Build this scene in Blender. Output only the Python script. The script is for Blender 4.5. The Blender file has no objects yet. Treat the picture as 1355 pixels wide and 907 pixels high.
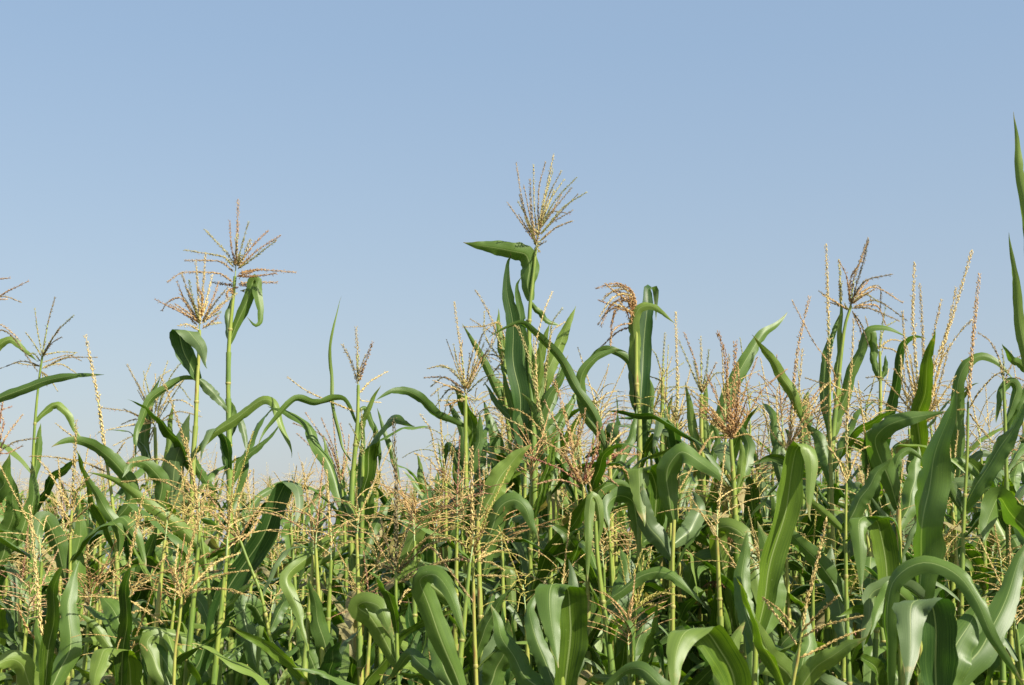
import bpy, math, random
from mathutils import Vector, Matrix, noise
R = math.radians
rnd = random.Random(11)

# ------------------------------------------------------------------ camera, sky, sun, exposure
sc = bpy.context.scene
col = sc.collection
PW, PH, F = 1355.0, 907.0, 1861.0
CAM_Z, PITCH = 1.60, R(9.3)
cd = bpy.data.cameras.new('camera')
cam = bpy.data.objects.new('camera', cd); col.objects.link(cam)
cam.location = (0, 0, CAM_Z); cam.rotation_euler = (R(90) + PITCH, 0, 0)
cd.sensor_width = 36; cd.lens = 36 * F / PW; cd.clip_start = 0.05; cd.clip_end = 6000
cd.dof.use_dof = True; cd.dof.focus_distance = 4.4; cd.dof.aperture_fstop = 11
sc.camera = cam

SUN_EL, SUN_AZ = R(40), R(50)      # azimuth: from straight behind the camera towards its right
w = bpy.data.worlds.new('World'); sc.world = w; w.use_nodes = True
nt = w.node_tree; nt.nodes.clear()
out = nt.nodes.new('ShaderNodeOutputWorld'); bg = nt.nodes.new('ShaderNodeBackground')
sky = nt.nodes.new('ShaderNodeTexSky'); sky.sky_type = 'NISHITA'; sky.sun_disc = False
sky.sun_elevation = SUN_EL
sun_dir = Vector((math.sin(SUN_AZ) * math.cos(SUN_EL), -math.cos(SUN_AZ) * math.cos(SUN_EL), math.sin(SUN_EL)))
sky.sun_rotation = math.atan2(sun_dir.x, sun_dir.y)
sky.air_density = 1.5; sky.dust_density = 2.0; sky.ozone_density = 0.5; sky.altitude = 100
bg.inputs['Strength'].default_value = 0.055
hz = nt.nodes.new('ShaderNodeMix'); hz.data_type = 'RGBA'; hz.inputs[0].default_value = 0.396
hz.inputs[7].default_value = (4.95, 7.25, 10.7, 1)          # even summer haze over the whole sky
tcw = nt.nodes.new('ShaderNodeTexCoord'); sep = nt.nodes.new('ShaderNodeSeparateXYZ'); mr = nt.nodes.new('ShaderNodeMapRange')
nt.links.new(tcw.outputs['Generated'], sep.inputs[0]); nt.links.new(sep.outputs[2], mr.inputs[0])     # the haze thins out overhead
mr.inputs[1].default_value = 0.42; mr.inputs[2].default_value = 0.75; mr.inputs[3].default_value = 0.396; mr.inputs[4].default_value = 0.05
nt.links.new(mr.outputs[0], hz.inputs[0])
hc = nt.nodes.new('ShaderNodeMix'); hc.data_type = 'RGBA'; m2 = nt.nodes.new('ShaderNodeMapRange'); nt.links.new(sep.outputs[2], m2.inputs[0])
m2.inputs[1].default_value = 0.03; m2.inputs[2].default_value = 0.36
hc.inputs[6].default_value = (7.0, 8.1, 10.4, 1); hc.inputs[7].default_value = (5.1, 7.25, 10.6, 1)   # greyer towards the horizon
nt.links.new(m2.outputs[0], hc.inputs[0]); nt.links.new(hc.outputs[2], hz.inputs[7])
nt.links.new(sky.outputs[0], hz.inputs[6]); nt.links.new(hz.outputs[2], bg.inputs[0]); nt.links.new(bg.outputs[0], out.inputs[0])
sl = bpy.data.lights.new('sun', 'SUN'); sl.energy = 5.0; sl.angle = R(0.53); sl.color = (1.0, 0.94, 0.80)
so = bpy.data.objects.new('sun', sl); col.objects.link(so); so.location = (4, -4, 8)
so.rotation_euler = sun_dir.to_track_quat('Z', 'Y').to_euler()
sc.view_settings.view_transform = 'Standard'; sc.view_settings.look = 'None'
sc.view_settings.exposure = 0.863; sc.view_settings.gamma = 1.0
sc.cycles.max_bounces = 6; sc.cycles.transmission_bounces = 4; sc.cycles.use_denoising = True

# ------------------------------------------------------------------ helpers
cp, sp = math.cos(PITCH), math.sin(PITCH)
def P(px, py, Y):
    """point of the world at distance Y in front of the photographer that is seen at pixel px, py"""
    x = (px - PW / 2) / F; y = (PH / 2 - py) / F
    dy, dz = cp - y * sp, sp + y * cp
    k = Y / dy
    return Vector((x * k, Y, CAM_Z + dz * k))
def mpp(Y): return Y / F          # metres per photograph pixel
def pts(s): return [tuple(float(v) for v in a.split(',')) for a in s.split()]

def spline(P_, n):
    """n + 1 points evenly spaced in arc length on a Catmull-Rom curve through P_"""
    if len(P_) == 2: return [P_[0].lerp(P_[1], i / n) for i in range(n + 1)]
    q = list(P_); tan = []
    for i in range(len(q)):                       # tangents no longer than the shorter neighbour, so that close points make a crease
        a, c = q[max(i - 1, 0)], q[min(i + 1, len(q) - 1)]
        l = min((q[i] - a).length or 9, (c - q[i]).length or 9)
        tan.append((c - a).normalized() * l * .9)
    fine = []
    for i in range(len(q) - 1):
        b, c = q[i], q[i + 1]
        for k in range(12):
            t = k / 12; t2, t3 = t * t, t * t * t
            fine.append(b * (2 * t3 - 3 * t2 + 1) + tan[i] * (t3 - 2 * t2 + t) + c * (3 * t2 - 2 * t3) + tan[i + 1] * (t3 - t2))
    fine.append(P_[-1].copy())
    L = [0]
    for i in range(1, len(fine)): L.append(L[-1] + (fine[i] - fine[i - 1]).length)
    res, j = [], 0
    for i in range(n + 1):
        s = L[-1] * i / n
        while j < len(L) - 2 and L[j + 1] < s: j += 1
        seg = max(L[j + 1] - L[j], 1e-9)
        res.append(fine[j].lerp(fine[j + 1], min(1, max(0, (s - L[j]) / seg))))
    return res

class MB:
    def __init__(s): s.v = []; s.f = []; s.m = []; s.uv = []
    def face(s, f, uv=None, m=0):
        s.f.append(f); s.m.append(m); s.uv.append(uv or [(0.5, 0.5)] * len(f))
    def tube(s, P_, r, sides=6, m=0, cap=True):
        b = len(s.v); n = len(P_); t0 = (P_[1] - P_[0]).normalized()
        a = t0.orthogonal().normalized()
        for i, p in enumerate(P_):
            t = (P_[min(i + 1, n - 1)] - P_[max(i - 1, 0)])
            t = t.normalized() if t.length > 1e-9 else t0
            a = (a - t * a.dot(t)).normalized(); c = t.cross(a)
            rr = r[i] if isinstance(r, (list, tuple)) else r
            for k in range(sides):
                an = 2 * math.pi * k / sides
                s.v.append(p + (a * math.cos(an) + c * math.sin(an)) * rr)
        for i in range(n - 1):
            for k in range(sides):
                k2 = (k + 1) % sides
                s.face((b + i * sides + k, b + i * sides + k2, b + (i + 1) * sides + k2, b + (i + 1) * sides + k),
                       [(k / sides, i / n), ((k + 1) / sides, i / n), ((k + 1) / sides, (i + 1) / n), (k / sides, (i + 1) / n)], m)
        if cap: s.face(tuple(b + (n - 1) * sides + k for k in range(sides)), None, m)
    def spikelet(s, p, d, side, ln, wd, m=0):
        """a small pointed husk: four-sided, widest below the middle"""
        b = len(s.v); n = d.cross(side)
        c = p + d * ln * 0.42
        s.v += [p, c + side * wd, c + n * wd * .7, c - side * wd, c - n * wd * .7, p + d * ln]
        for k in range(4):
            a_, b_ = b + 1 + k, b + 1 + (k + 1) % 4
            s.face((b, b_, a_), None, m); s.face((a_, b_, b + 5), None, m)
    def mesh(s, name, mats, smooth=True):
        me = bpy.data.meshes.new(name)
        me.from_pydata([tuple(v) for v in s.v], [], s.f)
        for m in mats: me.materials.append(m)
        me.polygons.foreach_set('material_index', s.m)
        me.polygons.foreach_set('use_smooth', [smooth] * len(s.f))
        u = me.uv_layers.new(name='UVMap'); flat = []
        for q in s.uv:
            for a in q: flat += [a[0], a[1]]
        u.data.foreach_set('uv', flat); me.update()
        return me
def link(name, me, parent=None):
    o = bpy.data.objects.new(name, me); col.objects.link(o)
    if parent: o.parent = parent
    return o

# ------------------------------------------------------------------ materials
def mat(name):
    m = bpy.data.materials.new(name); m.use_nodes = True; t = m.node_tree; t.nodes.clear()
    return m, t, t.nodes.new('ShaderNodeOutputMaterial')
def N(t, kind, **kw):
    n = t.nodes.new(kind)
    for k, v in kw.items(): setattr(n, k, v)
    return n
def ramp(t, fac, stops):
    r = N(t, 'ShaderNodeValToRGB'); e = r.color_ramp.elements
    while len(e) < len(stops): e.new(0.5)
    for i, (p, c) in enumerate(stops): e[i].position = p; e[i].color = (*c, 1) if len(c) == 3 else c
    t.links.new(fac, r.inputs[0]); return r.outputs[0]
def mixc(t, f, a, b, mode='MIX'):
    m = N(t, 'ShaderNodeMix', data_type='RGBA', blend_type=mode)
    for inp, v in ((m.inputs[0], f), (m.inputs[6], a), (m.inputs[7], b)):
        if isinstance(v, (float, int)): inp.default_value = v
        elif isinstance(v, tuple): inp.default_value = (*v, 1)
        else: t.links.new(v, inp)
    return m.outputs[2]
def mth(t, op, a, b=None, c=None, clamp=False):
    m = N(t, 'ShaderNodeMath', operation=op); m.use_clamp = clamp
    for i, v in enumerate((a, b, c)):
        if v is None: continue
        if isinstance(v, (float, int)): m.inputs[i].default_value = v
        else: t.links.new(v, m.inputs[i])
    return m.outputs[0]

def leaf_material(name, dark, light, back, trans):
    m, t, o = mat(name)
    uv = N(t, 'ShaderNodeUVMap'); sx = N(t, 'ShaderNodeSeparateXYZ'); t.links.new(uv.outputs[0], sx.inputs[0])
    U, V = sx.outputs[0], sx.outputs[1]
    info = N(t, 'ShaderNodeObjectInfo'); geo = N(t, 'ShaderNodeNewGeometry'); tc = N(t, 'ShaderNodeTexCoord')
    # parallel veins
    cmb = N(t, 'ShaderNodeCombineXYZ'); t.links.new(mth(t, 'MULTIPLY', U, 58.0), cmb.inputs[0])
    t.links.new(mth(t, 'MULTIPLY', V, 2.2), cmb.inputs[1]); t.links.new(mth(t, 'MULTIPLY', info.outputs['Random'], 50.0), cmb.inputs[2])
    vn = N(t, 'ShaderNodeTexNoise'); vn.inputs['Scale'].default_value = 1.0; vn.inputs['Detail'].default_value = 3
    t.links.new(cmb.outputs[0], vn.inputs['Vector'])
    big = N(t, 'ShaderNodeTexNoise'); big.inputs['Scale'].default_value = 7.0; big.inputs['Detail'].default_value = 4
    t.links.new(tc.outputs['Object'], big.inputs['Vector'])
    f1 = mth(t, 'ADD', mth(t, 'MULTIPLY', vn.outputs[0], 1.45), mth(t, 'MULTIPLY', info.outputs['Random'], 0.42))
    f1 = mth(t, 'ADD', f1, mth(t, 'MULTIPLY_ADD', big.outputs[0], 0.4, -0.68))
    c = ramp(t, f1, [(0.15, dark), (0.85, light)])
    # pale dusty underside
    c = mixc(t, mth(t, 'MULTIPLY', geo.outputs['Backfacing'], 0.55), c, back)
    # yellowing / dry patches and brown tip
    pn = N(t, 'ShaderNodeTexNoise'); pn.inputs['Scale'].default_value = 26.0; pn.inputs['Detail'].default_value = 5
    t.links.new(tc.outputs['Object'], pn.inputs['Vector'])
    edge = mth(t, 'ABSOLUTE', mth(t, 'SUBTRACT', U, 0.5))
    dry = mth(t, 'ADD', mth(t, 'MULTIPLY_ADD', V, 2.2, -2.28), mth(t, 'MULTIPLY', mth(t, 'SUBTRACT', pn.outputs[0], 0.42), 1.6))
    dry = mth(t, 'ADD', dry, mth(t, 'MULTIPLY_ADD', edge, 5.0, -2.12, True))
    dry = mth(t, 'MULTIPLY', dry, 2.2, None, True)
    c = mixc(t, dry, c, (0.34, 0.25, 0.11))
    spt = N(t, 'ShaderNodeTexNoise'); spt.inputs['Scale'].default_value = 210.0; t.links.new(tc.outputs['Object'], spt.inputs['Vector'])
    c = mixc(t, mth(t, 'MULTIPLY', mth(t, 'GREATER_THAN', spt.outputs[0], 0.74), 0.25), c, (0.42, 0.44, 0.25))
    # midrib
    rib = mth(t, 'LESS_THAN', edge, mth(t, 'MULTIPLY_ADD', V, -0.030, 0.033))
    c = mixc(t, mth(t, 'MULTIPLY', rib, 0.6), c, (0.26, 0.31, 0.13))
    b = N(t, 'ShaderNodeBsdfPrincipled'); t.links.new(c, b.inputs['Base Color'])
    b.inputs['Roughness'].default_value = 0.44; b.inputs['Specular IOR Level'].default_value = 0.32
    bp = N(t, 'ShaderNodeBump'); bp.inputs['Strength'].default_value = 0.15; bp.inputs['Distance'].default_value = 0.002
    t.links.new(vn.outputs[0], bp.inputs['Height']); t.links.new(bp.outputs[0], b.inputs['Normal'])
    tr = N(t, 'ShaderNodeBsdfTranslucent'); t.links.new(mixc(t, 1.0, c, tuple(v * .8 for v in trans), 'MULTIPLY'), tr.inputs['Color'])
    add = N(t, 'ShaderNodeAddShader'); t.links.new(b.outputs[0], add.inputs[0]); t.links.new(tr.outputs[0], add.inputs[1])
    t.links.new(add.outputs[0], o.inputs[0])
    return m
LEAF = leaf_material('maize_leaf', (0.010, 0.034, 0.003), (0.084, 0.136, 0.011), (0.080, 0.135, 0.034), (0.75, 0.95, 0.18))
LEAF_Y = leaf_material('young_maize_leaf', (0.030, 0.068, 0.005), (0.118, 0.182, 0.018), (0.13, 0.18, 0.045), (0.95, 1.05, 0.2))
LEAF_B = leaf_material('bluish_maize_leaf', (0.013, 0.041, 0.008), (0.066, 0.118, 0.027), (0.115, 0.155, 0.07), (0.7, 0.9, 0.3))

LEAF_D = leaf_material('drying_maize_leaf', (0.10, 0.11, 0.03), (0.27, 0.22, 0.09), (0.25, 0.21, 0.11), (0.8, 0.8, 0.4))

def plain_material(name, stops, rough=0.6, scale=60.0, stretch=None, rand=0.25, trans=0.0):
    m, t, o = mat(name)
    tc = N(t, 'ShaderNodeTexCoord'); info = N(t, 'ShaderNodeObjectInfo')
    n = N(t, 'ShaderNodeTexNoise'); n.inputs['Scale'].default_value = scale; n.inputs['Detail'].default_value = 3
    if stretch:
        mp = N(t, 'ShaderNodeMapping'); mp.inputs['Scale'].default_value = stretch
        t.links.new(tc.outputs['Object'], mp.inputs[0]); t.links.new(mp.outputs[0], n.inputs['Vector'])
    else: t.links.new(tc.outputs['Object'], n.inputs['Vector'])
    f = mth(t, 'ADD', n.outputs[0], mth(t, 'MULTIPLY_ADD', info.outputs['Random'], rand, -rand / 2))
    c = ramp(t, f, stops)
    b = N(t, 'ShaderNodeBsdfPrincipled'); t.links.new(c, b.inputs['Base Color']); b.inputs['Roughness'].default_value = rough
    if trans:
        tr = N(t, 'ShaderNodeBsdfTranslucent'); t.links.new(mixc(t, 1.0, c, (trans, trans, trans * .8), 'MULTIPLY'), tr.inputs['Color'])
        add = N(t, 'ShaderNodeAddShader'); t.links.new(b.outputs[0], add.inputs[0]); t.links.new(tr.outputs[0], add.inputs[1])
        t.links.new(add.outputs[0], o.inputs[0])
    else: t.links.new(b.outputs[0], o.inputs[0])
    return m
STALK = plain_material('maize_stalk', [(0.25, (0.12, 0.19, 0.030)), (0.5, (0.22, 0.28, 0.042)), (0.68, (0.33, 0.34, 0.075)), (0.82, (0.26, 0.15, 0.05))], 0.45, 14, (6, 6, 1), 0.35)
STEM = plain_material('tassel_stem', [(0.3, (0.175, 0.264, 0.092)), (0.7, (0.291, 0.352, 0.130))], 0.5, 30)
SHEATH = plain_material('leaf_sheath', [(0.25, (0.09, 0.16, 0.025)), (0.5, (0.16, 0.24, 0.04)), (0.72, (0.27, 0.31, 0.07)), (0.85, (0.30, 0.22, 0.08))], 0.5, 10, (8, 8, 1), 0.35)
NODE = plain_material('stalk_node', [(0.3, (0.193, 0.212, 0.046)), (0.7, (0.369, 0.316, 0.092))], 0.6, 60)
TAS = {
    's': plain_material('straw_tassel', [(0.28, (0.27, 0.185, 0.055)), (0.48, (0.45, 0.34, 0.120)), (0.70, (0.64, 0.52, 0.24))], 0.6, 190, None, .25, .35),
    'g': plain_material('green_tassel', [(0.30, (0.159, 0.175, 0.046)), (0.5, (0.335, 0.308, 0.107)), (0.75, (0.527, 0.404, 0.184))], 0.6, 170, None, .3, .35),
    'd': plain_material('dark_tassel', [(0.30, (0.088, 0.075, 0.034)), (0.5, (0.229, 0.168, 0.070)), (0.75, (0.439, 0.316, 0.146))], 0.6, 170, None, .3, .25),
    'r': plain_material('rust_tassel', [(0.28, (0.224, 0.107, 0.037)), (0.48, (0.404, 0.249, 0.090)), (0.72, (0.568, 0.430, 0.213))], 0.6, 170, None, .2, .35),
    'R': plain_material('old_rust_tassel', [(0.30, (0.17, 0.085, 0.028)), (0.5, (0.34, 0.185, 0.06)), (0.75, (0.54, 0.38, 0.17))], 0.65, 170, None, .2, .3),
    'p': plain_material('purple_tassel', [(0.30, (0.206, 0.069, 0.057)), (0.44, (0.327, 0.172, 0.090)), (0.58, (0.482, 0.353, 0.172)), (0.8, (0.568, 0.447, 0.238))], 0.6, 120, None, .2, .35),
    'Q': plain_material('old_purple_tassel', [(0.30, (0.229, 0.058, 0.053)), (0.46, (0.352, 0.149, 0.077)), (0.62, (0.457, 0.316, 0.130)), (0.8, (0.527, 0.396, 0.184))], 0.6, 120, None, .2, .35),
    'y': plain_material('yellow_tassel', [(0.30, (0.264, 0.264, 0.039)), (0.5, (0.422, 0.369, 0.092)), (0.75, (0.544, 0.439, 0.192))], 0.6, 150, None, .2, .35),
}
SILK = plain_material('ear_silk', [(0.3, (0.10, 0.045, 0.02)), (0.7, (0.34, 0.16, 0.06))], 0.7, 120)
SOIL = plain_material('field_soil', [(0.25, (0.035, 0.036, 0.018)), (0.5, (0.065, 0.055, 0.032)), (0.75, (0.10, 0.085, 0.05))], 0.95, 3.0)
ANTHER = plain_material('anther', [(0.3, (0.45, 0.16, 0.14)), (0.7, (0.60, 0.42, 0.28))], 0.6, 90)

# ------------------------------------------------------------------ shapes
def leaf_mesh(name, C, S0, width, m, seed, S1=None, twist=0.0, basew=0.38, wave=1.0, mode='s', roll=(0, 0), irr=.32):
    """a maize blade: centre line C (base to tip), side direction S, channelled along its midrib, wavy margins"""
    rr = random.Random(seed); n = 44; A = 4
    Q = spline(C, n); mb = MB(); L = sum((Q[i + 1] - Q[i]).length for i in range(n))
    ph = [rr.uniform(0, 6.28) for _ in range(6)]; wl = rr.uniform(2.5, 6)
    tear = rr.uniform(.55, .85) if rr.random() < .3 else 9
    notch = [(rr.uniform(.2, .95), rr.choice((-1, 1)), rr.uniform(.78, .96)) for _ in range(rr.randint(1, 4))]
    rn = [rr.uniform(-1, 1) for _ in range(4)]; rp = [rr.uniform(0, 6.28) for _ in range(4)]
    for i in range(1, n):                         # a blade never runs quite straight
        d = L * .010 * min(1, i / 8)
        Q[i] = Q[i] + Vector((math.sin(i * .42 + rp[0]) * rn[0], math.sin(i * .31 + rp[1]) * rn[1], math.sin(i * .37 + rp[2]) * rn[2])) * d
    prev = None
    if mode == 's' and S0 is None: irr = .10
    ts = .52 if mode == 's' and S0 is None else .38
    for i in range(n + 1):
        t = i / n; p = Q[i]
        T = (Q[min(i + 1, n)] - Q[max(i - 1, 0)]).normalized()
        if mode == 'v':
            view = (p - cam.location).normalized()
            s = T.cross(view)
            if s.length < 1e-3: s = prev or Vector((1, 0, 0))
            s.normalize()
            a = R(roll[0] + (roll[1] - roll[0]) * t)
            nn = s.cross(T).normalized(); s = s * math.cos(a) + nn * math.sin(a)
        else:
            a = R(roll[0] + (roll[1] - roll[0]) * t)
            s = S0 if S0 is not None else Vector((math.cos(a), math.sin(a), 0))
            if twist: s = Matrix.Rotation(twist * t, 3, T) @ s
            s = s - T * s.dot(T)
            if s.length < 0.08: s = prev or Vector((1, 0, 0)); s = s - T * s.dot(T)
            s.normalize()
        s = Matrix.Rotation(irr * min(1, t * 3) * (rn[0] * math.sin(6.5 * t + rp[3]) + .5 * rn[3] * math.sin(15 * t + rp[1])), 3, T) @ s
        if prev is not None: s = (prev * 0.35 + s * 0.65); s = (s - T * s.dot(T)).normalized()
        prev = s; nrm = s.cross(T).normalized()
        if nrm.z < 0 and mode != 'v' : pass
        wp = (basew + (1 - basew) * min(1, t / .28) ** .8)
        if t > ts: wp *= max(0.0, 1 - ((t - ts) / (1 - ts)) ** (2.1 if ts < .5 else 1.5))
        hw = width / 2 * max(wp, 0.02)
        chan = 0.48 * (1 - t) ** 1.3 + 0.20
        for k in range(-A, A + 1):
            u = k / A; au = abs(u)
            sgn = 0 if u > 0 else 1
            wv = wave * (0.13 * math.sin(wl * 6.28 * t + ph[sgn]) + 0.05 * math.sin(wl * 2.3 * 6.28 * t + ph[2 + sgn])) * au ** 2.2 * min(1, t * 5) * hw
            ww = hw * u * (1 - .10 * au * chan)
            if k in (-A, A) : ww *= 1 + .05 * math.sin(31 * t + ph[4]) + .03 * math.sin(67 * t + ph[5])
            if abs(t - tear) < .02 and k == A: ww *= .45
            for (tn, sn, dn) in notch:
                if k == A * sn and abs(t - tn) < .014: ww *= dn
            if t > .9 and k in (1, -1) and tear < 9: ww *= 1.5
            mb.v.append(p + s * ww + nrm * (hw * chan * (au ** 1.3) + wv))
    W = 2 * A + 1
    for i in range(n):
        for k in range(W - 1):
            a = i * W + k
            mb.face((a, a + 1, a + 1 + W, a + W), [(k / (W - 1), i / n), ((k + 1) / (W - 1), i / n), ((k + 1) / (W - 1), (i + 1) / n), (k / (W - 1), (i + 1) / n)])
    return mb.mesh(name, [m])

def branch_shape(mb, C, thick, seed, dens=1.0, bare=0.08, m=0, anth=0.03):
    """a tassel branch: thin rachis carrying pairs of husks"""
    rr = random.Random(seed)
    L = sum((C[i + 1] - C[i]).length for i in range(len(C) - 1))
    n = max(6, int(L / 0.0036 * dens)); Q = spline(C, n)
    Qs = Q[::4] + ([Q[-1]] if n % 4 else [])
    mb.tube(Qs, [0.0015 * (1 - .5 * i / len(Qs)) * (1 + thick * 40) for i in range(len(Qs))], 4, m)
    for i in range(n):
        t = i / n
        if t < bare: continue
        if rr.random() < .10 + .14 * (math.sin(i * .7 + seed) > .5): continue
        T = (Q[i + 1] - Q[i]).normalized(); a = T.orthogonal().normalized(); b = T.cross(a)
        for q in (0, 1):
            an = i * 2.4 + q * 3.14 + rr.uniform(-.6, .6)
            o = a * math.cos(an) + b * math.sin(an)
            sp_ = rr.uniform(.05, .34) if rr.random() > .10 else rr.uniform(.6, 1.3)
            d = (T * math.cos(sp_) + o * math.sin(sp_)).normalized()
            sd = d.cross(o).normalized() if d.cross(o).length > 1e-4 else a
            sc_ = (1 - .35 * t) * rr.uniform(.65, 1.25)
            mb.spikelet(Q[i] + o * thick * .35, d, sd, (0.0080 + thick * .40) * sc_, (0.0010 + thick * .17) * sc_, m)
        if rr.random() < anth:
            p = Q[i] + o * .003
            mb.spikelet(p, Vector((rr.uniform(-.2, .2), rr.uniform(-.2, .2), -1)).normalized(), Vector((1, 0, 0)), .009, .0012, m + 1)

def stalk_shape(C, r0, r1, seed, nodes=()):
    """C top to bottom; r0 radius at the top, r1 at the bottom; node rings"""
    mb = MB(); L = sum((C[i + 1] - C[i]).length for i in range(len(C) - 1))
    n = max(10, int(L / .03)); Q = spline(C, n); rr = random.Random(seed)
    rad = []; step = rr.uniform(.22, .30)
    for i in range(n + 1):
        s = L * i / n; t = min(1, s / 1.2); r = r0 + (r1 - r0) * t
        k = (s / step) % 1
        rad.append(r * (1.0 + (.10 if k > .5 else 0) * (k - .5) * 2))
    mb.tube(Q, rad, 8, 0)
    s = step
    while s < L:
        i = min(n - 1, int(s / L * n)); p = Q[i]; T = (Q[i + 1] - Q[i]).normalized(); r = rad[i]
        mb.tube([p - T * .005, p - T * .002, p + T * .002, p + T * .006], [r * 1.02, r * 1.2, r * 1.2, r * 1.02], 8, 1, False)
        if s > step * 1.5 or r0 > .0085:            # leaf sheath wrapped round the internode above the node
            k0 = max(0, i - int(n * step * rr.uniform(.45, .9) / L)); seg = Q[k0:i + 1]
            if len(seg) > 2: mb.tube(seg, [rad[k0 + q] * (1.10 + .22 * (q == 0) + .10 * (q == 1)) for q in range(len(seg))], 8, 2, False)
        s += step
    return mb

def ear_shape(p, up, ln, r, seed):
    mb = MB(); rr = random.Random(seed); mh = MB()
    Q = [p + up * ln * i / 10 for i in range(11)]
    prof = [.45, .75, .95, 1, 1, .97, .9, .78, .62, .42, .22]
    mb.tube(Q, [r * a for a in prof], 10)
    for k in range(26):
        d = (up + Vector((rr.uniform(-.5, .5), rr.uniform(-.5, .5), rr.uniform(-.2, .2)))).normalized()
        a = Q[-1]; b = a + d * .03; c = b + (d + Vector((0, 0, -1.2))).normalized() * .035
        mh.tube(spline([a, b, c], 5), .0009, 3)
    return mb, mh

# ------------------------------------------------------------------ ground
mb = MB()
gx = [-3000, -300, -40, -15, -8, -4, 0, 4, 8, 15, 40, 300, 3000]; gy = [-60, -3, 0, 2, 3, 4, 5, 6, 8, 10, 14, 20, 60, 400, 4000]
for y in gy:
    for x in gx: mb.v.append(Vector((x, y, 0)))
for j in range(len(gy) - 1):
    for i in range(len(gx) - 1):
        a = j * len(gx) + i; mb.face((a, a + 1, a + 1 + len(gx), a + len(gx)))
g = link('ground', mb.mesh('ground', [SOIL])); g['kind'] = 'structure'; g['label'] = 'brown field soil under the maize rows'

# ------------------------------------------------------------------ shared lower leaves
def random_leaf_curve(r, L, az, up0, droop, fold):
    """base at origin; leaves the stalk at angle up0 from vertical in azimuth az, bends by droop; a fold snaps it downwards"""
    C = [Vector((0, 0, 0))]; th = up0; n = 9; wob = r.uniform(-.5, .5)
    for i in range(n):
        t = (i + .5) / n
        th += droop * (.4 + 1.2 * t) / n + (r.uniform(-.22, .22) if i > 1 else 0); az += r.uniform(-.2, .2)
        if fold and abs(t - fold) < .5 / n: th += r.uniform(1.0, 1.6)
        th = min(th, 3.0)
        h = Vector((math.cos(az + wob * t), math.sin(az + wob * t), 0))
        C.append(C[-1] + (h * math.sin(th) + Vector((0, 0, 1)) * math.cos(th)) * L / n)
    return C
def random_leaf(r, seed, L=None, az=0.0, m=None, up0=None, droop=None, fold=None):
    L = L or r.uniform(.5, .85)
    if up0 is None: up0 = r.uniform(.25, .7)
    if droop is None: droop = r.uniform(.7, 2.6)
    if fold is None: fold = r.uniform(.3, .75) if r.random() < .42 else 0
    C = random_leaf_curve(r, L, az, up0, droop, fold)
    side = Vector((-math.sin(az), math.cos(az), 0))
    return leaf_mesh('leaf', C, side, r.uniform(.040, .074), m or LEAF, seed, twist=r.uniform(-1.6, 1.6) if r.random() < .7 else 0, mode='s')
LEAFS = [random_leaf(rnd, 900 + i, m=(LEAF, LEAF, LEAF_B, LEAF_Y)[i % 4]) for i in range(20)]

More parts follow.
